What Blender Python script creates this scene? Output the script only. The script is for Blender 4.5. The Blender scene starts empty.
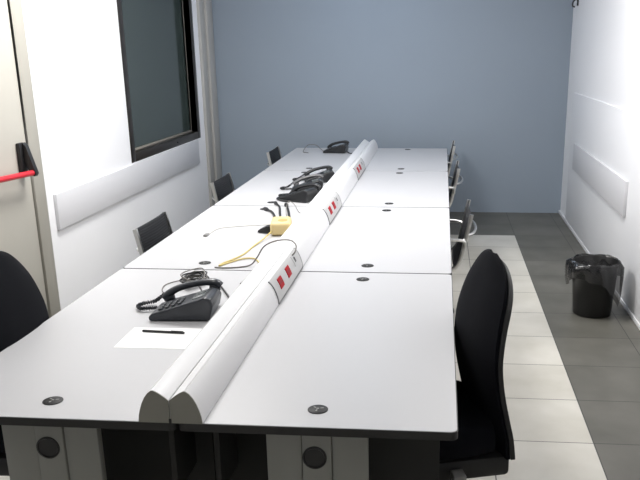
import bpy, bmesh, math, random
from mathutils import Vector, Matrix
random.seed(7)
S = bpy.context.scene
COL = S.collection
PI = math.pi

# ------------------------------------------------------------------ camera
def basis(yaw, pitch, roll):
    f = Vector((-math.sin(yaw)*math.cos(pitch), math.cos(yaw)*math.cos(pitch), -math.sin(pitch)))
    r0 = Vector((math.cos(yaw), math.sin(yaw), 0)); u0 = r0.cross(f)
    r = r0*math.cos(roll)+u0*math.sin(roll); u = -r0*math.sin(roll)+u0*math.cos(roll)
    return r, u, f
cd = bpy.data.cameras.new('camera'); cam = bpy.data.objects.new('camera', cd); COL.objects.link(cam)
r_, u_, f_ = basis(.0892, .296, -.0068)
m = Matrix((r_, u_, -f_)).transposed().to_4x4(); m.translation = Vector((.7369, -1.9774, 1.7538))
cam.matrix_world = m
cd.sensor_width = 36; cd.sensor_fit = 'HORIZONTAL'; cd.lens = 790/640*36
cd.shift_x = (320-371.05)/640; cd.shift_y = (288.09-240)/640
cd.clip_start = .05
S.camera = cam

# ------------------------------------------------------------------ light and exposure
S.view_settings.view_transform = 'Standard'; S.view_settings.look = 'None'
S.view_settings.gamma = 1; S.view_settings.use_curve_mapping = False
S.view_settings.exposure = 0.0
w = bpy.data.worlds.new('world'); S.world = w; w.use_nodes = True
w.node_tree.nodes['Background'].inputs[0].default_value = (.75, .85, 1, 1)
w.node_tree.nodes['Background'].inputs[1].default_value = .3
LIGHTS = [(-.35, .4, 13, (1, .98, .92)), (-.80, 2.85, 74, (1, .985, .96)), (1.0, 3.0, 46, (1, .985, .97)), (-.05, 5.3, 10, (.45, .68, 1))]  # the lamp on the right is added fill for the right wall
CEIL = 3.05
for i, (lx, ly, p, c) in enumerate(LIGHTS):
    ld = bpy.data.lights.new('panel_lamp', 'AREA'); ld.shape = 'RECTANGLE'; ld.size = .56; ld.size_y = 1.16
    ld.energy = p; ld.color = c
    lo = bpy.data.objects.new('panel_lamp', ld); COL.objects.link(lo); lo.location = (lx, ly, CEIL-.035)

# ------------------------------------------------------------------ materials
def mat(name, col, rough=.5, metal=0, spec=.5, noise=None, bump=None, alpha=1, trans=0, emit=None, coat=0):
    M = bpy.data.materials.new(name); M.use_nodes = True
    nt = M.node_tree; b = nt.nodes['Principled BSDF']
    b.inputs['Base Color'].default_value = (*col, 1); b.inputs['Roughness'].default_value = rough
    b.inputs['Metallic'].default_value = metal; b.inputs['Specular IOR Level'].default_value = spec
    b.inputs['Alpha'].default_value = alpha; b.inputs['Transmission Weight'].default_value = trans
    b.inputs['Coat Weight'].default_value = coat
    if emit:
        b.inputs['Emission Color'].default_value = (*emit[0], 1); b.inputs['Emission Strength'].default_value = emit[1]
    tc = nt.nodes.new('ShaderNodeTexCoord')
    if noise:
        sc, amt = noise
        n = nt.nodes.new('ShaderNodeTexNoise'); n.inputs['Scale'].default_value = sc; n.inputs['Detail'].default_value = 4
        nt.links.new(tc.outputs['Object'], n.inputs['Vector'])
        mx = nt.nodes.new('ShaderNodeMix'); mx.data_type = 'RGBA'
        nt.links.new(n.outputs['Fac'], mx.inputs['Factor'])
        mx.inputs['A'].default_value = (*[max(0, v*(1-amt)) for v in col], 1)
        mx.inputs['B'].default_value = (*[min(1, v*(1+amt)) for v in col], 1)
        nt.links.new(mx.outputs['Result'], b.inputs['Base Color'])
    if bump:
        sc, st = bump
        n = nt.nodes.new('ShaderNodeTexNoise'); n.inputs['Scale'].default_value = sc; n.inputs['Detail'].default_value = 3
        nt.links.new(tc.outputs['Object'], n.inputs['Vector'])
        bp = nt.nodes.new('ShaderNodeBump'); bp.inputs['Strength'].default_value = st; bp.inputs['Distance'].default_value = .004
        nt.links.new(n.outputs['Fac'], bp.inputs['Height']); nt.links.new(bp.outputs['Normal'], b.inputs['Normal'])
    return M
MT = {
 'wall':   mat('white_wall_paint', (.88, .88, .90), .55, noise=(3, .01), bump=(120, .05)),
 'bwall':  mat('blue_grey_wall_paint', (.275, .325, .385), .6, noise=(2, .03), bump=(120, .05)),
 'ceil':   mat('ceiling_paint', (.8, .8, .8), .8, noise=(4, .01)),
 'board':  mat('wall_board', (.66, .66, .685), .45, noise=(8, .01)),
 'base':   mat('baseboard_paint', (.88, .88, .90), .35, noise=(8, .01)),
 'door':   mat('door_paint', (.50, .48, .43), .4, noise=(5, .015)),
 'dframe': mat('door_frame_paint', (.37, .355, .315), .4, noise=(5, .015)),
 'pilaster': mat('beige_trim', (.42, .41, .39), .5, noise=(5, .02)),
 'brown':  mat('window_frame_brown', (.020, .016, .013), .35, noise=(20, .1)),
 'bead':   mat('window_bead', (.25, .23, .2), .4, noise=(20, .1)),
 'pane':   mat('dark_glass', (.05, .065, .06), .12, spec=.5, noise=(1.5, .25)),
 'top':    mat('white_laminate', (.50, .50, .515), .38, spec=.4, noise=(60, .012)),
 'edge':   mat('black_edging', (.012, .012, .012), .4, noise=(30, .1)),
 'leg':    mat('grey_metal_leg', (.275, .277, .25), .45, noise=(15, .03)),
 'beam':   mat('dark_grey_steel', (.03, .03, .028), .6, spec=.2, noise=(15, .05)),
 'duct':   mat('white_duct_plastic', (.76, .76, .77), .32, noise=(30, .01)),
 'ductend': mat('shaded_olive_cap', (.255, .25, .215), .5, noise=(30, .04)),  # shade on the duct's near end is put into the cap colour
 'sock':   mat('socket_plate_grey', (.50, .50, .50), .4, noise=(30, .02)),
 'gap':    mat('plate_border_grey', (.22, .22, .22), .6, noise=(30, .05)),  # darker grey border around the socket plates
 'red':    mat('red_plastic', (.40, .004, .012), .6, spec=.2, noise=(30, .05)),
 'redbar': mat('red_bar', (.62, .025, .04), .35, noise=(30, .05)),
 'black':  mat('black_plastic', (.012, .012, .013), .4, noise=(40, .1)),
 'blackg': mat('grommet_black', (.010, .010, .010), .5, spec=.25, noise=(40, .1)),
 'chip':   mat('grommet_grey', (.22, .22, .21), .4, noise=(40, .05)),
 'fabric': mat('black_upholstery', (.0045, .005, .0075), .9, spec=.12, noise=(200, .25), bump=(900, .4)),
 'shell':  mat('dark_grey_shell', (.022, .022, .022), .5, spec=.3, noise=(60, .1)),
 'alu':    mat('polished_aluminium', (.72, .72, .71), .28, 1, noise=(20, .02)),
 'phone':  mat('slate_phone_plastic', (.018, .021, .028), .32, noise=(40, .08)),
 'phone2': mat('dark_phone_plastic', (.010, .011, .013), .35, noise=(40, .08)),
 'hset2':  mat('grey_handset', (.10, .10, .105), .35, noise=(40, .08)),
 'key':    mat('phone_keys', (.035, .04, .047), .45, noise=(40, .05)),
 'lcd':    mat('phone_screen', (.09, .10, .10), .2, noise=(40, .05)),
 'paper':  mat('paper', (.88, .88, .88), .8, noise=(60, .01)),
 'yellow': mat('cream_yellow_plastic', (.66, .52, .25), .5, noise=(30, .03)),
 'yellowd': mat('cream_yellow_inset', (.40, .30, .11), .5, noise=(30, .05)),
 'ycable': mat('yellow_cable', (.58, .46, .17), .5, noise=(30, .03)),
 'wcable': mat('pale_cable', (.62, .61, .58), .5, noise=(30, .03)),
 'gcable': mat('grey_cable', (.16, .15, .135), .5, noise=(30, .05)),
 'bin':    mat('bin_plastic', (.010, .010, .010), .35, noise=(20, .1)),
 'liner':  mat('thin_black_film', (.015, .015, .016), .22, spec=.6, noise=(20, .1), alpha=.82),
 'lamp':   mat('lamp_diffuser', (.9, .9, .9), .6, emit=((1, .98, .95), 3)),
}
# woven mesh of the conference chairs: fine horizontal ribs
def mesh_fabric():
    M = mat('black_ribbed_mesh', (.012, .013, .015), .5, spec=.4)
    nt = M.node_tree; b = nt.nodes['Principled BSDF']; tc = nt.nodes['Texture Coordinate']
    wv = nt.nodes.new('ShaderNodeTexWave'); wv.bands_direction = 'Z'; wv.inputs['Scale'].default_value = 22
    wv.inputs['Distortion'].default_value = .3
    nt.links.new(tc.outputs['Object'], wv.inputs['Vector'])
    mx = nt.nodes.new('ShaderNodeMix'); mx.data_type = 'RGBA'
    mx.inputs['A'].default_value = (.008, .008, .010, 1); mx.inputs['B'].default_value = (.022, .023, .026, 1)
    nt.links.new(wv.outputs['Fac'], mx.inputs['Factor']); nt.links.new(mx.outputs['Result'], b.inputs['Base Color'])
    bp = nt.nodes.new('ShaderNodeBump'); bp.inputs['Strength'].default_value = .5; bp.inputs['Distance'].default_value = .004
    nt.links.new(wv.outputs['Fac'], bp.inputs['Height']); nt.links.new(bp.outputs['Normal'], b.inputs['Normal'])
    return M
MT['mesh'] = mesh_fabric()

# floor tiles: a field of pale tiles bordered by dark tiles
TP = .468; TX1 = 1.463; TX0 = TX1-TP*6; TY1 = 5.585
def floor_material():
    M = bpy.data.materials.new('porcelain_tiles'); M.use_nodes = True
    nt = M.node_tree; N = nt.nodes; L = nt.links; b = N['Principled BSDF']
    tc = N.new('ShaderNodeTexCoord'); sp = N.new('ShaderNodeSeparateXYZ'); L.new(tc.outputs['Object'], sp.inputs[0])
    def math_(op, a, b_=None):
        n = N.new('ShaderNodeMath'); n.operation = op
        for i, v in enumerate((a, b_)):
            if v is None: continue
            if isinstance(v, (int, float)): n.inputs[i].default_value = v
            else: L.new(v, n.inputs[i])
        return n.outputs[0]
    X, Y = sp.outputs[0], sp.outputs[1]
    tx = math_('DIVIDE', math_('SUBTRACT', X, TX1-TP*20), TP); ty = math_('DIVIDE', math_('SUBTRACT', Y, TY1-TP*30), TP)
    def edge(t):
        fr = math_('FRACT', t); d = math_('ABSOLUTE', math_('SUBTRACT', fr, .5))
        return math_('GREATER_THAN', d, .5-.0028/TP)
    grout = math_('MAXIMUM', edge(tx), edge(ty))
    light = math_('MULTIPLY', math_('MULTIPLY', math_('LESS_THAN', X, TX1), math_('GREATER_THAN', X, TX0)), math_('LESS_THAN', Y, TY1))
    # per-tile tone
    cb = N.new('ShaderNodeCombineXYZ'); L.new(math_('FLOOR', tx), cb.inputs[0]); L.new(math_('FLOOR', ty), cb.inputs[1])
    wn = N.new('ShaderNodeTexWhiteNoise'); L.new(cb.outputs[0], wn.inputs['Vector'])
    n1 = N.new('ShaderNodeTexNoise'); n1.inputs['Scale'].default_value = 3.2; n1.inputs['Detail'].default_value = 6
    L.new(tc.outputs['Object'], n1.inputs['Vector'])
    fac = math_('ADD', math_('MULTIPLY', n1.outputs['Fac'], .85), math_('MULTIPLY', wn.outputs['Value'], .15))
    def ramp(c0, c1):
        r = N.new('ShaderNodeValToRGB'); r.color_ramp.elements[0].position = .3; r.color_ramp.elements[1].position = .72
        r.color_ramp.elements[0].color = (*c0, 1); r.color_ramp.elements[1].color = (*c1, 1)
        L.new(fac, r.inputs[0]); return r.outputs[0]
    lt = ramp((.50, .48, .425), (.64, .62, .57)); dk = ramp((.085, .083, .070), (.145, .140, .122))
    def mix(f, a, c):
        n = N.new('ShaderNodeMix'); n.data_type = 'RGBA'; L.new(f, n.inputs['Factor'])
        for k, v in (('A', a), ('B', c)):
            if isinstance(v, tuple): n.inputs[k].default_value = (*v, 1)
            else: L.new(v, n.inputs[k])
        return n.outputs['Result']
    g = mix(light, (.03, .03, .028), (.10, .098, .09))
    L.new(mix(grout, mix(light, dk, lt), g), b.inputs['Base Color'])
    b.inputs['Roughness'].default_value = .42; b.inputs['Specular IOR Level'].default_value = .4
    return M
MT['floor'] = floor_material()

# ------------------------------------------------------------------ mesh helpers
class MB:
    """collects shapes; build() links them as one mesh object"""
    def __init__(s): s.bm = bmesh.new(); s.xf = Matrix()
    def _add(s, vs, fs, mi):
        bv = [s.bm.verts.new(s.xf @ Vector(v)) for v in vs]
        for f in fs:
            try:
                q = s.bm.faces.new([bv[i] for i in f]); q.material_index = mi; q.smooth = True
            except ValueError: pass
    def box(s, lo, hi, bev=0, mi=0, seg=2, mtx=None):
        t = bmesh.new(); bmesh.ops.create_cube(t, size=1)
        d = [hi[i]-lo[i] for i in range(3)]; c = [(hi[i]+lo[i])/2 for i in range(3)]
        for v in t.verts: v.co = Vector((v.co[0]*d[0]+c[0], v.co[1]*d[1]+c[1], v.co[2]*d[2]+c[2]))
        if bev: bmesh.ops.bevel(t, geom=t.edges[:], offset=min(bev, min(d)*.49), segments=seg, profile=.5, affect='EDGES')
        if mtx: bmesh.ops.transform(t, matrix=mtx, verts=t.verts[:])
        t.verts.index_update(); s._add([v.co.copy() for v in t.verts], [[v.index for v in f.verts] for f in t.faces], mi); t.free()
        return s
    def tube(s, pts, r, n=8, mi=0, smooth=0, closed=False, flat=None):
        pts = [Vector(p) for p in pts]
        if smooth:
            if isinstance(r, (list, tuple)):
                rv = spline([Vector((q, 0, 0)) for q in r], smooth); r = [q.x for q in rv]
            pts = spline(pts, smooth, closed)
        k = len(pts); rings = []
        up = None
        for i, p in enumerate(pts):
            if closed: t = pts[(i+1) % k]-pts[i-1]
            else: t = pts[min(i+1, k-1)]-pts[max(i-1, 0)]
            t.normalize()
            if up is None: up = Vector((0, 0, 1)) if abs(t.z) < .9 else Vector((1, 0, 0))
            a = t.cross(up)
            if a.length < 1e-4: a = t.cross(Vector((0, 1, .3)))
            a.normalize(); b = a.cross(t); up = b
            rr = r[i] if isinstance(r, (list, tuple)) else r
            fa, fb = flat if flat else (1, 1)
            rings.append([p+a*(rr*fa*math.cos(2*PI*j/n))+b*(rr*fb*math.sin(2*PI*j/n)) for j in range(n)])
        s.loft(rings, mi, closed); return s
    def loft(s, rings, mi=0, closed=False, caps=True):
        n = len(rings[0]); vs = [v for R in rings for v in R]; fs = []; k = len(rings)
        for i in range(k if closed else k-1):
            for j in range(n):
                a, b = i*n+j, i*n+(j+1) % n; c, d = ((i+1) % k)*n+(j+1) % n, ((i+1) % k)*n+j
                fs.append((a, b, c, d))
        if caps and not closed: fs.append(tuple(range(n-1, -1, -1))); fs.append(tuple((k-1)*n+j for j in range(n)))
        s._add(vs, fs, mi); return s
    def lathe(s, prof, n=32, c=(0, 0, 0), mi=0, caps=True, squash=1):
        rings = [[Vector((c[0]+r*math.cos(2*PI*j/n), c[1]+squash*r*math.sin(2*PI*j/n), c[2]+z)) for j in range(n)] for r, z in prof]
        s.loft(rings, mi, caps=caps); return s
    def prism(s, poly, axis, a, b, mi=0):
        def P(u, v, t): return {0: (t, u, v), 1: (u, t, v), 2: (u, v, t)}[axis]
        s.loft([[Vector(P(u, v, a)) for u, v in poly], [Vector(P(u, v, b)) for u, v in poly]], mi); return s
    def grid(s, rows, mi=0, thick=None):
        """rows of points -> sheet; thick: vector function closing it into a slab"""
        R = len(rows); C = len(rows[0]); vs = [Vector(p) for r in rows for p in r]; fs = []
        for i in range(R-1):
            for j in range(C-1): fs.append((i*C+j, i*C+j+1, (i+1)*C+j+1, (i+1)*C+j))
        s._add(vs, fs, mi); return s
    def build(s, name, mats, parent=None, ang=38, loc=None):
        bmesh.ops.remove_doubles(s.bm, verts=s.bm.verts[:], dist=1e-6)
        bmesh.ops.recalc_face_normals(s.bm, faces=s.bm.faces[:])
        me = bpy.data.meshes.new(name); s.bm.to_mesh(me); s.bm.free()
        for q in (mats if isinstance(mats, (list, tuple)) else [mats]): me.materials.append(MT[q])
        me.set_sharp_from_angle(angle=math.radians(ang))
        o = bpy.data.objects.new(name, me); COL.objects.link(o)
        if parent: o.parent = parent
        if loc: o.location = loc
        return o
def spline(P, k=8, closed=False):
    out = []; n = len(P)
    for i in range(n if closed else n-1):
        if closed: p0, p1, p2, p3 = P[i-1], P[i], P[(i+1) % n], P[(i+2) % n]
        else: p0, p1, p2, p3 = P[max(i-1, 0)], P[i], P[i+1], P[min(i+2, n-1)]
        for j in range(k):
            t = j/k
            out.append(.5*((2*p1)+(p2-p0)*t+(2*p0-5*p1+4*p2-p3)*t*t+(3*p1-p0-3*p2+p3)*t**3))
    if not closed: out.append(P[-1])
    return out
def rrect(x0, y0, x1, y1, r, n=5):
    P = []
    for cx, cy, a0 in ((x1-r, y0+r, -90), (x1-r, y1-r, 0), (x0+r, y1-r, 90), (x0+r, y0+r, 180)):
        for i in range(n+1):
            a = math.radians(a0+90*i/n); P.append((cx+r*math.cos(a), cy+r*math.sin(a)))
    return P
def tag(o, label, cat, group=None, kind=None):
    if label: o['label'] = label
    if cat: o['category'] = cat
    if group: o['group'] = group
    if kind: o['kind'] = kind
    return o
def empty(name, loc, rz=0, label=None, cat=None, group=None):
    o = bpy.data.objects.new(name, None); COL.objects.link(o); o.location = loc; o.rotation_euler = (0, 0, rz)
    o.empty_display_size = .1
    return tag(o, label, cat, group)
def kids(o): return [c for c in bpy.data.objects if c.parent == o]
def copy_tree(o, parent=None):
    c = o.copy(); COL.objects.link(c)
    if parent: c.parent = parent
    for ch in kids(o): copy_tree(ch, c)
    return c
def struct(o, label, cat): return tag(o, label, cat, kind='structure')

# ------------------------------------------------------------------ room
XL, XR, YB, YF = -1.7465, 2.049, 6.70, -3.2
TH = .735
o = MB().box((XL-.2, YF-.2, -.15), (XR+.2, YB+.2, 0)).build('floor', 'floor'); struct(o, 'tiled floor, pale tiles bordered by dark grey tiles', 'floor')
o = MB().box((XL-.2, YF-.2, CEIL), (XR+.2, YB+.2, CEIL+.15)).build('ceiling', 'ceil'); struct(o, 'plain white ceiling over the meeting room', 'ceiling')
o = MB().box((XL-.2, YB, 0), (XR+.2, YB+.15, CEIL)).build('wall_back', 'bwall'); struct(o, 'blue-grey painted end wall behind the table', 'wall')
o = MB().box((XL-.2, YF-.15, 0), (XR+.2, YF, CEIL)).build('wall_front', 'wall'); struct(o, 'white wall behind the viewer', 'wall')
o = MB().box((XR, YF, 0), (XR+.15, YB, CEIL)).build('wall_right', 'wall'); struct(o, 'white right wall with a raised lower section', 'wall')
WY0, WY1, WZ0, WZ1 = 4.215, 6.10, .872, 2.36
b = MB()
b.box((XL-.15, YF, 0), (XL, WY0, CEIL)).box((XL-.15, WY1, 0), (XL, YB, CEIL))
b.box((XL-.15, WY0, 0), (XL, WY1, WZ0)).box((XL-.15, WY0, WZ1), (XL, WY1, CEIL))
struct(b.build('wall_left', 'wall'), 'white left wall with dark framed window and door', 'wall')
# window
fw, dep = .085, .062
win = empty('window_1', (XL, (WY0+WY1)/2, WZ0)); tag(win, 'dark brown framed interior window with grey-green glass', 'window', kind='structure')
W2 = (WY1-WY0)/2; HH = WZ1-WZ0
b = MB()
for y0, y1, z0, z1 in ((-W2, -W2+fw, 0, HH), (W2-fw, W2, 0, HH), (-W2+fw, W2-fw, 0, fw*.82), (-W2+fw, W2-fw, HH-fw, HH)):
    b.box((-.12, y0, z0), (.006, y1, z1), .003)
b.build('frame', 'brown', win)
b = MB(); q = .016
for y0, y1, z0, z1 in ((-W2+fw, -W2+fw+q, fw*.82, HH-fw), (W2-fw-q, W2-fw, fw*.82, HH-fw), (-W2+fw+q, W2-fw-q, fw*.82, fw*.82+q), (-W2+fw+q, W2-fw-q, HH-fw-q, HH-fw)):
    b.box((-dep-.012, y0, z0), (-dep+.006, y1, z1), .002)
b.build('glazing_bead', 'bead', win)
MB().box((-dep-.02, -W2+fw+.001, fw*.82), (-dep-.010, W2-fw-.001, HH-fw)).build('glass_pane', 'pane', win)
MB().lathe([(.006, 0), (.006, .008)], 12).build('screw_cover', 'black', win, loc=(.006, .2, .035)).rotation_euler = (0, PI/2, 0)
# door with red panic bar
door = empty('door_1', (XL, 2.0, 0)); tag(door, 'cream emergency door with red push bar at left edge', 'door', kind='structure')
MB().box((0, -.45, .005), (.03, .558, 2.15), .004).build('door_leaf', 'door', door)
b = MB()
b.box((0, .562, 0), (.045, .692, 2.28), .004).box((0, -.60, 0), (.045, -.46, 2.28), .004).box((0, -.46, 2.16), (.045, .562, 2.28), .004)
b.build('door_frame', 'dframe', door)
b = MB().tube([(.095, -.42, 1.10), (.095, .475, 1.060)], .0165, 14)
pb = b.build('push_bar', 'redbar', door)
def lever(y):
    b = MB()
    b.box((.03, y-.035, 1.050), (.055, y+.030, 1.235), .006)
    b.prism([(.055, 1.235), (.075, 1.215), (.118, 1.055), (.108, 1.040), (.085, 1.045), (.055, 1.13)], 1, y-.005, y+.030)
    return b
lever(.468).build('bar_bracket', 'black', door); lever(-.40).build('bar_bracket', 'black', door)
# boards, wainscot, pilaster, skirting
o = MB().box((XL, 2.86, .628), (XL+.022, 5.96, .862), .0015).build('trim_1', 'board'); struct(o, 'pale chair rail board on the left wall', 'trim')
o = MB().box((XR-.037, 3.60, .604), (XR-.015, 5.88, .853), .0015).build('trim_2', 'board'); struct(o, 'pale chair rail board on the right wall', 'trim')
o = MB().box((XR-.015, YF, .034), (XR, 6.24, 1.312), .003).build('trim_3', 'wall'); struct(o, 'raised white lower section of the right wall', 'trim')
b = MB().box((XL, 6.27, 0), (XL+.03, 6.43, CEIL), .004).box((XL, 6.445, 0), (XL+.05, 6.66, CEIL), .004)
struct(b.build('trim_4', 'pilaster'), 'beige vertical boxed trim in the back left corner', 'trim')
o = MB().box((XR-.020, YF, 0), (XR, YB, .034), .003).build('baseboard_right', 'base'); struct(o, 'white skirting along the right wall', 'skirting')
b = MB().box((XL, YF, 0), (XL+.015, 1.40, .07), .003).box((XL, 2.70, 0), (XL+.015, 6.27, .07), .003)
struct(b.build('baseboard_left', 'base'), 'white skirting along the left wall', 'skirting')
# small dark wall fitting, top right
t = empty('wall_hook', (XR, 6.40, 2.16), 0, 'small dark hook high on the right wall near the back corner', 'hook')
MB().box((-.012, -.02, -.03), (0, .02, .05), .003).build('backplate', 'shell', t)
MB().tube([(-.010, 0, .03), (-.04, 0, .02), (-.055, 0, -.01), (-.05, 0, -.035), (-.03, 0, -.04)], .007, 8, smooth=4).build('hook', 'black', t)
# ceiling fixtures that carry the lamps
for i, (lx, ly, p, c) in enumerate(LIGHTS):
    t = empty('ceiling_light', (lx, ly, CEIL), 0, ['recessed ceiling light panel over the near end of the table', 'recessed ceiling light panel over the left desks at mid table', 'added fill light panel on the ceiling right of the table, brightening the right wall', 'recessed cool white ceiling light panel nearest the back wall'][i], 'light', 'ceiling light panels')
    b = MB()
    for lo, hi in (((-.32, -.62, -.03), (-.29, .62, 0)), ((.29, -.62, -.03), (.32, .62, 0)), ((-.29, -.62, -.03), (.29, -.59, 0)), ((-.29, .59, -.03), (.29, .62, 0))): b.box(lo, hi, .003)
    b.build('frame', 'alu', t)
    MB().box((-.289, -.589, -.02), (.289, .589, -.004)).build('diffuser', 'lamp', t)

# ------------------------------------------------------------------ desks
DL, DW = 1.6, .8
def grommet(par, x, y):
    g = MB().lathe([(0, .0002), (.030, .0002), (.030, .002), (.027, .0036), (0, .0036)], 28).build('grommet', 'blackg', par, loc=(x, y, TH))
    b = MB()
    for a in (20, 140, 260):
        q = math.radians(a); c = Vector((.013*math.cos(q), .013*math.sin(q), 0))
        b.box((-.005, -.0025, .0036), (.005, .0025, .0046), .0008, mtx=Matrix.Translation(c) @ Matrix.Rotation(q, 4, 'Z'))
    b.box((-.0035, -.0035, .0036), (.0035, .0035, .005), .001)
    b.build('grommet_slots', 'chip', g)
def make_desk(i, sx, label):
    """i = row along the table, sx = -1 left / +1 right"""
    y0 = i*DL; c = .4*sx
    d = empty('desk', (c, y0+DL/2, 0), 0, label, 'desk', 'white desks pushed together into one long table')
    g = .0035; hx = DW/2-.0015; hy = DL/2-g
    MB().prism(rrect(-hx, -hy, hx, hy, .022), 2, TH-.026, TH-.0015).build('edge_band', 'edge', d)
    MB().prism(rrect(-hx+.0028, -hy+.0028, hx-.0028, hy-.0028, .02), 2, TH-.0015, TH).build('desktop', 'top', d)
    for yy in (-hy+.115, hy-.115): grommet(d, -.010 if sx > 0 else -.020, yy)
    # under frame
    b = MB()
    for xx in (-.28, .28): b.box((xx-.02, -hy+.12, TH-.066), (xx+.02, hy-.12, TH-.0265), .003)
    b.build('rail', 'beam', d)
    def wide_leg(y):
        ox = -.010 if sx > 0 else -.023
        b = MB()
        b.box((ox-.150, y, .02), (ox-.045, y+.03, TH-.0265), .004)
        b.box((ox+.045, y, .02), (ox+.150, y+.03, TH-.0265), .004)
        b.box((ox-.0435, y-.006, .02), (ox+.0435, y+.06, TH-.0265), .004)
        b.box((ox-.10, y+.0605, .02), (ox+.10, y+.075, TH-.0265), .003)
        l = b.build('leg', 'leg', d)
        MB().lathe([(0, 0), (.036, 0), (.036, .004), (.031, .006), (.029, .003), (0, .003)], 32).build('cable_hole', 'black', l, loc=(ox-.006, y-.006, .603)).rotation_euler = (PI/2, 0, 0)
        MB().box((ox-.152, y-.06, 0), (ox+.152, y+.26, .02), .004).build('foot', 'beam', l)
    def slim_leg(y):
        xa = -.30*sx
        b = MB().box((xa-.06, y-.03, .02), (xa+.06, y+.03, TH-.0265), .004)
        l = b.build('leg', 'beam', d)
        MB().box((xa-.06, y-.06, 0), (xa+.06, y+.06, .02), .004).build('foot', 'beam', l)
    if i == 0: wide_leg(-hy+.075)
    else: slim_leg(-hy+.10)
    slim_leg(hy-.10)
    MB().box((-.33*sx-.009, -hy+.14, .42), (-.33*sx+.009, hy-.14, TH-.067), .003).build('modesty_panel', 'beam', d)
    if i == 0: MB().box((-.399 if sx > 0 else -.225, -.47, .16), (.35 if sx > 0 else .399, -.455, TH-.067), .003).build('added_dark_panel', 'beam', d)  # added panel, keeps the view under the near desks dark
    return d
DLAB = {
 (0, -1): 'white black-edged desk at near left holding the paper sheet and nearest telephone',
 (0, 1): 'empty white black-edged desk at near right beside the padded black chair',
 (1, -1): 'white desk in the left row holding the pale yellow box',
 (1, 1): 'empty white desk second from the front in the right row',
 (2, -1): 'white desk in the left row holding the heap of telephones',
 (2, 1): 'empty white desk second from the back wall in the right row',
 (3, -1): 'white desk in the left row against the back wall with one telephone',
 (3, 1): 'empty white desk at the back wall end of the right row',
}
for i in range(4):
    for sx in (-1, 1): make_desk(i, sx, DLAB[(i, sx)])

# ------------------------------------------------------------------ cable duct down the middle
DX = -.015; Y0, Y1 = 0.0, 6.33
duct = empty('power_duct', (DX, 0, TH), 0, 'long white twin-ridged power duct running down the middle of the table', 'cable duct')
half = [(.0015, .0005), (.0015, .070), (.012, .079), (.028, .091), (.041, .098), (.045, .0995)]
side = [(.050, .0985), (.060, .091), (.070, .078), (.079, .060), (.086, .040), (.091, .020), (.093, .0005)]
def duct_half(s):
    body = [(s*x, z) for x, z in half]+[(s*x, z) for x, z in [(.0465, .0955), (.056, .088), (.066, .075), (.075, .058), (.082, .038), (.087, .018), (.0885, .0005)]]
    MB().prism(body, 1, .004, Y1-.004).build('ridge', 'duct', duct, 25)
    outer = [(s*x, z) for x, z in side]; inner = [(s*(x-.0045), z-.003 if z > .003 else z) for x, z in side][::-1]
    MB().prism(outer+inner, 1, .004, Y1-.004).build('side_cover', 'duct', duct, 25)
    full = [(s*x, z) for x, z in half]+[(s*x, z) for x, z in side]
    for a, c in ((0, .0038), (Y1-.0038, Y1)): MB().prism(full, 1, a, c).build('end_cap', 'ductend', duct)
duct_half(-1); duct_half(1)
MB().box((-.004, -.0015, .0005), (.004, .003, .014), .001).build('end_notch', 'black', duct)
# socket plates on the right face
def face_pt(t):
    """t 0..1 along the right face from the crest to the foot -> (x, z), outward normal angle"""
    k = t*(len(side)-1); i = min(int(k), len(side)-2); f = k-i
    a, c = side[i], side[i+1]
    p = (a[0]+(c[0]-a[0])*f, a[1]+(c[1]-a[1])*f)
    tx, tz = c[0]-a[0], c[1]-a[1]; l = math.hypot(tx, tz)
    return p, (-tz/l, tx/l) if -tz > 0 else (tz/l, -tx/l)
def curved_plate(b, y0, y1, t0, t1, h, mi=0, n=8, base=.0006):
    outr, inr = [], []
    for j in range(n+1):
        (x, z), (nx, nz) = face_pt(t0+(t1-t0)*j/n); nz = abs(nz)
        outr.append((x+nx*h, z+nz*h)); inr.append((x+nx*base, z+nz*base))
    b.prism(outr+inr[::-1], 1, y0, y1, mi)
def socket_group(ya, yb, items):
    b = MB(); curved_plate(b, ya, yb, .06, .93, .0035); 
    fr = b.build('socket_plate', 'sock', duct)
    b = MB(); curved_plate(b, ya-.006, ya, .04, .97, .0045); curved_plate(b, yb, yb+.006, .04, .97, .0045); curved_plate(b, ya, yb, .93, .99, .0045)
    b.build('plate_border', 'gap', fr)
    for y, kind in items:
        b = MB()
        if kind == 'red':
            curved_plate(b, y-.034, y+.034, .30, .66, .0065, base=.0036); s = b.build('power_socket', 'red', fr)
            b = MB()
            for dy in (-.019, 0, .019): curved_plate(b, y+dy-.003, y+dy+.003, .42, .52, .0068, base=.0060, n=2)
            b.build('socket_hole', 'black', s)
        else:
            curved_plate(b, y-.035, y+.035, .2, .62, .0060, base=.0036); s = b.build('data_socket', 'sock', fr)
            b = MB(); curved_plate(b, y-.012, y+.012, .32, .50, .0064, base=.0056, n=3); b.build('socket_hole', 'black', s)
socket_group(1.09, 1.66, [(1.205, 'red'), (1.375, 'red'), (1.55, 'data')])
socket_group(2.62, 3.20, [(2.76, 'red'), (2.92, 'red'), (3.08, 'data')])
socket_group(4.28, 4.88, [(4.42, 'red'), (4.58, 'red'), (4.74, 'data')])

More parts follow.
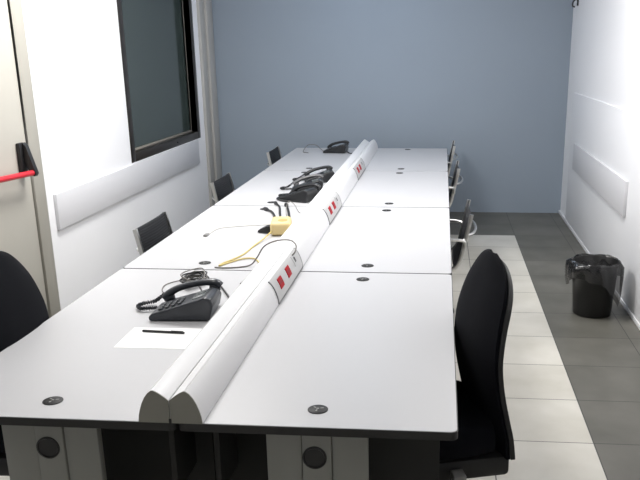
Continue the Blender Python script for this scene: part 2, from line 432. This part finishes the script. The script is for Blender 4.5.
# ------------------------------------------------------------------ conference chairs with ribbed mesh and aluminium rails
RAIL = [(.27, .405), (.255, .438), (.20, .452), (.05, .438), (-.12, .430), (-.195, .447), (-.232, .50), (-.254, .59), (-.275, .69), (-.298, .800)]
GM = 'black mesh chairs with polished rails'
def make_mesh_chair(loc, rz, label):
    """local +X is the way the sitter faces"""
    c = empty('mesh_chair', loc, rz, label, 'chair', GM)
    pr = spline([Vector((x, 0, z)) for x, z in RAIL], 5)
    def nrm(i):
        t = pr[min(i+1, len(pr)-1)]-pr[max(i-1, 0)]; t.normalize(); return Vector((t.z, 0, -t.x))
    bw = .245
    for s in (-1, 1):
        rings = []
        for i, p in enumerate(pr[:-1]):
            n = nrm(i); rings.append([p+Vector((0, s*bw+dy, 0))+n*dn for dy, dn in ((-.009, -.012), (.009, -.012), (.011, 0), (.009, .012), (-.009, .012))])
        MB().loft(rings).build('side_rail', 'alu', c)
    def sling(i0, i1, name):
        top, bot = [], []
        rings = []
        for i in range(i0, i1):
            n = nrm(i); p = pr[i]; ring = []
            for j in range(9):
                y = -bw+.008+(2*bw-.016)*j/8; sag = .012*(1-(2*j/8-1)**2); ring.append(p+Vector((0, y, 0))+n*(sag+.004))
            for j in range(8, -1, -1):
                y = -bw+.008+(2*bw-.016)*j/8; sag = .012*(1-(2*j/8-1)**2); ring.append(p+Vector((0, y, 0))+n*(sag-.004))
            rings.append(ring)
        MB().loft(rings).build(name, 'mesh', c, 50)
    k = len(pr); mid = 24
    sling(1, mid+1, 'seat'); sling(mid+1, k-1, 'backrest')
    # bowed spreaders: behind the back and below the seat
    for z, x in ((.655, -.270),):
        pts = [(x, -bw, z), (x-.035, -.20, z+.004), (x-.055, -.10, z+.004), (x-.060, 0, z+.004), (x-.055, .10, z+.004), (x-.035, .20, z+.004), (x, bw, z)]
        MB().tube(pts, .009, 8, smooth=4).build('back_spreader', 'alu', c)
    b = MB()
    for x in (.13, -.12):
        b.tube([(x, -bw, .432), (x*.8, -.16, .385), (x*.4, 0, .366), (x*.8, .16, .385), (x, bw, .432)], .011, 8, smooth=5)
    b.box((-.09, -.045, .352), (.09, .045, .38), .008)
    b.build('seat_spreader', 'alu', c)
    for s in (-1, 1):
        y = s*(bw+.018)
        a = MB().tube([(-.258, y-.014*s, .58), (-.252, y, .622), (-.20, y+.018*s, .634), (-.05, y+.024*s, .632), (.07, y+.018*s, .615), (.110, y+.012*s, .56), (.10, y, .50), (.07, y-.010*s, .442)], .0105, 8, smooth=5).build('armrest', 'alu', c)
        MB().box((-.17, y+.022*s-.019, .637), (.05, y+.022*s+.019, .655), .008).build('arm_pad', 'black', a)
    MB().lathe([(.016, .19), (.016, .352)], 16).lathe([(.026, .10), (.030, .13), (.026, .24), (.021, .245)], 18).build('column', 'alu', c)
    b = MB()
    for a in range(4):
        q = PI/4+a*PI/2; d = Vector((math.cos(q), math.sin(q), 0))
        b.tube([d*.01+Vector((0, 0, .105)), d*.12+Vector((0, 0, .098)), d*.27+Vector((0, 0, .078))], [.022, .018, .012], 8)
    b.build('base', 'alu', c)
    for a in range(4):
        q = PI/4+a*PI/2; d = Vector((math.cos(q)*.265, math.sin(q)*.265, 0))
        b = MB()
        for dy in (-.013, .013): b.tube([(d.x, d.y+dy-.007, .027), (d.x, d.y+dy+.007, .027)], .027, 14)
        b.box((d.x-.008, d.y-.019, .024), (d.x+.008, d.y+.019, .066), .004)
        b.build('caster', 'black', c)
    return c
first = make_mesh_chair((-.672, 2.47, 0), 0, 'black mesh chair with polished rails, nearest of three along the left wall')
def mesh_chair_copy(loc, rz, label):
    c = copy_tree(first); c.location = loc; c.rotation_euler = (0, 0, rz); c['label'] = label; return c
mesh_chair_copy((-.685, 4.06, 0), 0, 'black mesh chair in the left row, middle of three, before the window')
mesh_chair_copy((-.645, 5.86, 0), 0, 'black mesh chair in the left row, farthest of three, by the back wall')
mesh_chair_copy((.632, 2.98, 0), PI, 'black mesh chair in the right row just beyond the padded black chair')
mesh_chair_copy((.592, 4.86, 0), PI, 'black mesh chair in the right row, middle of the three against the blue wall')
mesh_chair_copy((.572, 6.22, 0), PI, 'black mesh chair in the right row, farthest, its top above the table end').scale = (1, 1, 1.03)

# ------------------------------------------------------------------ padded black office chairs
def make_office_chair(loc, rz, label):
    c = empty('office_chair', loc, rz, label, 'chair', 'padded black office chairs')
    # seat cushion: rounded slab with a waterfall front
    rings = []
    for x, z0, z1, hw in ((-.235, .36, .44, .19), (-.225, .342, .475, .235), (-.15, .335, .490, .250), (0, .332, .490, .255), (.13, .332, .475, .245), (.20, .332, .446, .225), (.235, .345, .425, .19), (.245, .365, .40, .15)):
        ring = []
        for j in range(20):
            a = 2*PI*j/20; cx, cz = math.cos(a), math.sin(a)
            e = .55
            ring.append(Vector((x, hw*math.copysign(abs(cx)**e, cx), (z0+z1)/2+(z1-z0)/2*math.copysign(abs(cz)**e, cz))))
        rings.append(ring)
    MB().loft(rings).build('seat', 'fabric', c, 60)
    MB().box((-.29, -.225, .262), (.19, .225, .345), .02).build('seat_pan', 'shell', c)
    # backrest: curved profile, arched top, front cushion and rear shell
    prof = [(.335, -.312, .238), (.42, -.298, .248), (.50, -.278, .252), (.60, -.258, .246), (.70, -.250, .238), (.78, -.255, .232), (.85, -.268, .219), (.91, -.284, .203), (.96, -.297, .177), (1.000, -.304, .143), (1.025, -.306, .110), (1.042, -.306, .072), (1.050, -.305, .034)]
    P = spline([Vector(p) for p in prof], 3)
    def surf(off, edge, shrink, drop=0):
        rows = []
        for p in P:
            row = []
            for j in range(13):
                u = 2*j/12-1
                bulge = (1-abs(u)**2.6)
                row.append(Vector((p.y+.015*u*u*min(1, p.z/.2)+edge+(off-edge)*bulge*min(1, .25+.75*p.z/.2), u*(p.z-shrink), (p.x if not shrink else .37+(p.x-.37)*(1-shrink*.9))-drop*max(0, (p.x-.6)/.45))))
            rows.append(row)
        return rows
    def slab(f, k):
        rings = []
        for a, b in zip(f, k): rings.append(a+b[::-1])
        return MB().loft(rings)
    mid = surf(.020, .020, 0)
    slab(surf(.074, .026, .004), surf(.014, .014, .004, .02)).build('backrest', 'fabric', c, 60)
    slab(surf(.0135, .0135, 0, .022), surf(-.018, -.004, 0, .045)).build('back_shell', 'shell', c, 60)
    MB().box((-.325, -.09, .262), (-.02, .09, .284), .008).box((-.335, -.10, .264), (-.312, .10, .40), .008).build('back_bracket', 'black', c)
    MB().box((-.10, -.075, .235), (.12, .075, .286), .012).build('mechanism', 'black', c)
    for y in (1, -1):
        lv = MB().tube([(-.07, .07*y, .255), (-.078, .15*y, .250), (-.081, .245*y, .290)], .007, 8).build('lever', 'black', c)
        MB().box((-.104, min(.235*y, .290*y), .290), (-.058, max(.235*y, .290*y), .322), .005).build('lever_paddle', 'chip', lv)
    MB().lathe([(.014, .17), (.014, .24)], 16).lathe([(.03, .085), (.03, .12), (.025, .125), (.025, .20), (.02, .205)], 18).build('gas_column', 'black', c)
    b = MB()
    for a in range(5):
        q = .3+a*2*PI/5; d = Vector((math.cos(q), math.sin(q), 0))
        b.tube([d*.01+Vector((0, 0, .10)), d*.15+Vector((0, 0, .095)), d*.29+Vector((0, 0, .07))], [.026, .022, .014], 8)
    b.build('base', 'black', c)
    for a in range(5):
        q = .3+a*2*PI/5; d = Vector((math.cos(q)*.285, math.sin(q)*.285, 0))
        b = MB()
        for dy in (-.014, .014): b.tube([(d.x, d.y+dy-.008, .025), (d.x, d.y+dy+.008, .025)], .025, 14)
        b.box((d.x-.008, d.y-.02, .022), (d.x+.008, d.y+.02, .062), .004)
        b.build('caster', 'black', c)
    return c
oc = make_office_chair((.668, .735, 0), PI+math.radians(16), 'padded black office chair with arched back at the right side of the table')
o2 = copy_tree(oc); o2.location = (-.612, .67, 0); o2.rotation_euler = (0, 0, 0)
o2['label'] = 'padded black office chair cut by the left edge of the photo, before the cream door'

# ------------------------------------------------------------------ telephones
def make_phone(loc, rz, label, body='phone', hs='phone', scale=1.0, cord=True):
    """local +X points to the high back edge, the user sits at -X; handset on the +Y side"""
    t = empty('telephone', loc, rz, label, 'telephone', 'desk telephones'); t.scale = (scale,)*3
    prof = [(-.120, .002), (-.123, .016), (-.110, .028), (-.02, .055), (.05, .078), (.085, .090), (.108, .084), (.115, .06), (.100, .004)]
    b = MB(); b.prism(prof, 1, -.095, .045); 
    b.prism([(-.105, .002), (-.108, .014), (-.09, .024), (.05, .062), (.09, .070), (.105, .05), (.095, .004)], 1, .0455, .105)
    bo = b.build('body', body, t, 30)
    bev = bo.modifiers.new('bevel', 'BEVEL'); bev.width = .006; bev.segments = 3; bev.limit_method = 'ANGLE'
    # keypad and screen follow the sloping top
    sl = math.atan2(.078-.028, .05+.110)
    def onslope(x): return .028+(x+.110)*math.tan(sl)
    for i in range(4):
        for j in range(3):
            x = -.085+i*.024; y = -.062+j*.026
            MB().box((-.008, -.009, 0), (.008, .009, .005), .002, mtx=Matrix.Translation((x, y, onslope(x)+.0005)) @ Matrix.Rotation(-sl, 4, 'Y')).build('key', 'key', t)
    MB().box((-.024, -.06, 0), (.024, .03, .003), .001, mtx=Matrix.Translation((.055, 0, onslope(.055)-.001)) @ Matrix.Rotation(-sl, 4, 'Y')).build('screen', 'lcd', t)
    # handset: two cups joined by an arched grip
    h = MB().tube([(-.108, .077, .036), (-.092, .077, .052), (-.055, .077, .074), (.000, .077, .090), (.055, .077, .099), (.090, .077, .097), (.110, .077, .084)],
                  [.015, .0165, .0145, .0135, .0140, .0165, .015], 12, smooth=4, flat=(1.25, .9)).build('handset', hs, t, 60)
    MB().lathe([(.017, .022), (.022, .028), (.020, .046), (.014, .052)], 18, c=(-.090, .077, 0)).build('mouthpiece', hs, h, 60)
    MB().lathe([(.017, .064), (.022, .070), (.020, .090), (.014, .096)], 18, c=(.086, .077, 0)).build('earpiece', hs, h, 60)
    if cord:
        pts = []
        P = spline([Vector(p) for p in [(-.108, .080, .05), (-.135, .086, .030), (-.160, .098, .014), (-.192, .085, .012), (-.205, .05, .012), (-.185, .018, .012), (-.155, .02, .012), (-.125, .03, .012)]], 22)
        for i, p in enumerate(P):
            tt = P[min(i+1, len(P)-1)]-P[max(i-1, 0)]; tt.normalize(); a = tt.cross(Vector((0, 0, 1))).normalized(); bb = a.cross(tt)
            q = i*1.35; pts.append(p+a*(.0062*math.cos(q))+bb*(.0062*math.sin(q)))
        MB().tube(pts, .0028, 5).build('coiled_cord', hs if hs != 'hset2' else 'phone2', t, 60)
    return t
make_phone((-.262, .955, TH), math.radians(3), 'slate grey desk telephone beside the pen and paper, nearest of all', scale=1.08)
make_phone((-.235, 3.42, TH), math.radians(-22), 'black desk telephone at the front of the heap behind the yellow box', 'phone2', 'phone2')
make_phone((-.245, 3.80, TH), math.radians(8), 'black desk telephone with grey handset in the middle of the heap', 'phone2', 'hset2')
make_phone((-.225, 4.23, TH), math.radians(14), 'black desk telephone with arched handset at the rear of the heap', 'phone2', 'phone2')
make_phone((-.320, 6.03, TH), math.radians(-6), 'black desk telephone alone at the far end by the back wall', 'phone2', 'phone2', 1.0, False)

# ------------------------------------------------------------------ paper, pen
o = MB().box((-.1485, -.105, 0), (.1485, .105, .0006)).build('paper_sheet', 'paper', loc=(-.268, .672, TH+.0003)); o.rotation_euler = (0, 0, math.radians(1))
tag(o, 'blank white sheet of paper lying under the black pen', 'paper')
t = empty('pen', (-.286, .724, TH+.0054), math.radians(-4), 'slim black pen lying on the white paper sheet', 'pen')
o = MB().tube([(-.082, 0, 0), (.060, 0, 0)], .0045, 12).build('barrel', 'black', t)
MB().tube([(.0605, 0, 0), (.080, 0, 0), (.083, 0, 0)], [.0045, .0042, .003], 12).build('cap', 'black', t)
MB().box((.03, -.0012, .0045), (.078, .0012, .0065), .0008).build('clip', 'shell', t)

# ------------------------------------------------------------------ yellow box and cables
t = empty('cable_box', (-.172, 2.41, TH), math.radians(8), 'pale yellow rounded box on the left desks beside the duct', 'box')
b = MB().box((-.058, -.10, .001), (.058, .10, .078), .022, seg=4); b.build('body', 'yellow', t, 50)
MB().lathe([(.0, .0765), (.026, .0765), (.028, .079), (.024, .0805), (0, .0805)], 24, squash=1.5).build('oval_inset', 'yellowd', t, loc=(.012, -.025, 0))
b = MB().loft([[Vector((x, y*k, .004+z*k)) for y, z in ((-.045, 0), (.045, 0), (.04, .035), (-.035, .04))] for x, k in ((-.056, 1), (-.09, .9), (-.125, .5), (-.142, .2))])
tag(b.build('power_plug', 'black', loc=(-.167, 2.42, TH), ang=30), 'black tapered plug lying against the left of the yellow box', 'plug').rotation_euler = (0, 0, math.radians(8))
# stiff black plugs standing behind the box
Z = TH+.004
def cable(name, m_, pts, r, label, group=None, cat='cable'):
    o = MB().tube(pts, r, 7, smooth=7).build(name, m_, ang=70); return tag(o, label, cat, group)
def lead(pts, r, label):
    t = empty('power_lead', pts[0], 0, label, 'cable')
    P = [Vector(p)-Vector(pts[0]) for p in pts]
    MB().tube(P, r, 8, smooth=7).build('wire', 'black', t, 70)
    a, b_ = P[-1], P[-1]+(P[-1]-P[-2]).normalized()*.055
    MB().tube([a, a.lerp(b_, .5), b_], [r*1.2, r*1.9, r*1.5], 10).build('plug', 'black', t, 60)
ZL = TH+.0095
lead([(-.205, 2.53, ZL), (-.268, 2.70, ZL), (-.305, 2.85, ZL), (-.345, 2.96, ZL), (-.38, 3.01, ZL)], .008, 'thick black lead running from the yellow box to the nearer desk grommet')
lead([(-.175, 2.54, ZL), (-.240, 2.74, ZL), (-.285, 2.93, ZL), (-.325, 3.12, ZL), (-.365, 3.22, ZL)], .007, 'thick black lead running from the yellow box to the farther desk grommet')
lead([(-.195, 2.78, ZL), (-.225, 2.92, ZL), (-.258, 3.06, ZL), (-.285, 3.16, ZL)], .008, 'short straight black lead lying apart, rightmost behind the yellow box')
cable('wire', 'gcable', [(-.175, 2.66, Z), (-.205, 2.74, Z+.025), (-.245, 2.95, Z+.035), (-.275, 3.20, Z+.03), (-.22, 3.10, Z+.025), (-.15, 2.90, Z+.012), (-.125, 3.0, Z)], .0024, 'thin grey wire looping between the black leads behind the yellow box')
cable('network_cable', 'ycable', [(-.205, 2.325, TH+.03), (-.23, 2.20, TH+.012), (-.255, 2.05, Z), (-.265, 1.90, Z), (-.29, 1.80, Z), (-.325, 1.71, Z), (-.33, 1.66, Z+.001), (-.30, 1.72, Z), (-.25, 1.79, Z+.002), (-.19, 1.80, Z+.002), (-.145, 1.72, Z)], .0042, 'pale yellow cable trailing from the yellow box across the white desk')
cable('data_cable', 'gcable', [(.052, 1.55, TH+.0900), (.066, 1.56, TH+.108), (.060, 1.61, TH+.128), (.02, 1.66, TH+.138), (-.05, 1.68, TH+.128), (-.108, 1.68, TH+.10), (-.145, 1.68, TH+.045), (-.175, 1.67, Z+.006), (-.22, 1.645, Z), (-.29, 1.625, Z), (-.345, 1.63, Z)], .0036, 'dark grey cable arching over the duct from its nearest sockets')
t = empty('patch_cable', (0, 0, 0), 0, 'thin pale cable with a grey plug lying across the left desk', 'cable')
MB().tube([(-.575, 2.33, Z), (-.57, 2.44, Z), (-.54, 2.50, Z), (-.44, 2.55, Z), (-.33, 2.59, Z), (-.27, 2.61, Z)], .003, 7, smooth=6).build('wire', 'wcable', t, 70)
MB().box((-.593, 2.275, TH+.0005), (-.572, 2.33, TH+.011), .002).build('plug', 'chip', t)
# tangle behind the nearest phone, coming out of the desk grommet
for k, (lab, m_, r) in enumerate((('black cable coiled loosely around the grommet behind the nearest telephone', 'gcable', .0028), ('black cable bunched tightly over the coil behind the nearest telephone', 'black', .0032))):
    rr = random.Random(3+k); pts = [(-.40, 1.485, TH+.006)]
    for i in range(16):
        a = i*1.9+k; q = .055+.03*rr.random()
        pts.append((-.365+.72*q*math.cos(a), 1.37+1.35*q*math.sin(a), TH+.007+.010*i/4*rr.uniform(.6, 1.1)))
    pts += [(-.30, 1.22, TH+.035), (-.25, 1.13, TH+.012+.012*k), (-.21, 1.075, TH+.03)]
    cable('power_cable', m_, pts, r, lab)
cable('phone_wire', 'gcable', [(-.375, 1.42, Z), (-.44, 1.40, Z), (-.485, 1.33, Z), (-.47, 1.24, Z), (-.42, 1.16, Z+.004), (-.38, 1.11, Z+.003)], .0022, 'thin black wire curling on the desk left of the cable tangle')
cable('flat_lead', 'black', [(-.238, 1.33, Z+.004), (-.20, 1.26, Z+.002), (-.160, 1.18, Z+.001), (-.142, 1.14, Z+.001)], .0042, 'short black lead lying between the nearest telephone and the duct')
cable('stub_lead', 'gcable', [(-.150, 1.36, Z+.002), (-.138, 1.44, Z+.001), (-.128, 1.52, Z+.001)], .0042, 'short grey lead tucked against the left foot of the duct')
cable('far_wire', 'gcable', [(-.445, 6.02, Z+.006), (-.50, 6.10, TH+.03), (-.56, 6.22, TH+.05), (-.64, 6.22, TH+.052), (-.665, 6.12, TH+.022), (-.66, 6.02, Z), (-.60, 5.96, Z)], .0035, 'thin grey wire looping up left of the telephone by the back wall')
cable('far_lead', 'black', [(-.205, 5.97, Z+.01), (-.17, 5.93, Z), (-.14, 5.95, Z), (-.118, 5.99, Z)], .005, 'black lead from the farthest telephone to the duct')
cable('heap_lead', 'black', [(-.30, 3.32, Z+.004), (-.36, 3.36, Z+.004), (-.40, 3.42, Z+.006), (-.37, 3.49, Z+.005), (-.32, 3.50, Z+.006)], .008, 'thick black lead curling out in front of the telephone heap')

# ------------------------------------------------------------------ waste bin with liner
bn = empty('waste_bin', (1.785, 3.27, 0), 0, 'black round waste bin with a black liner against the right wall', 'bin')
MB().lathe([(.0, .002), (.122, .002), (.128, .010), (.152, .360), (.157, .366), (.152, .372), (.148, .366), (.124, .016), (0, .014)], 40, caps=False).build('bucket', 'bin', bn, 50)
rr = random.Random(5); n = 56; rings = []
drop = [(.100, .22), (.138, .30), (.151, .352), (.155, .376), (.162, .378), (.171, .362), (.176, .33), (.178, .29), (.176, .26)]
ph = [rr.uniform(0, 6.28) for _ in range(4)]
for k, (r, z) in enumerate(drop):
    ring = []
    for j in range(n):
        a = 2*PI*j/n
        wv = .006*math.sin(7*a+ph[0]+k*.4)+.005*math.sin(13*a+ph[1]-k*.5)+.004*math.sin(4*a+ph[2]+k)
        amp = .35 if k < 3 else (.5 if k < 5 else 1.25)
        lo = 1.0+.35*math.sin(a-.9)+.25*math.sin(3*a+ph[3])
        lo += 2.1*max(0, math.cos(a+.6))**6
        lo += .10*max(0, math.cos(a-PI-.3))**4
        zz = z if k < 5 else .372-(.372-z)*lo
        flare = 0 if k < 5 else .012*max(0, math.cos(a+.75))**4+.018*max(0, math.cos(a-PI-.3))**3*math.sin(min(1, (k-4)/4)*PI)
        q = r+wv*amp+flare
        ring.append(Vector((q*math.cos(a), q*math.sin(a), max(.05, zz+.010*math.sin(5*a+k)*(k > 2)*.6))))
    rings.append(ring)
MB().loft(rings, caps=False).build('liner', 'liner', bn, 70)
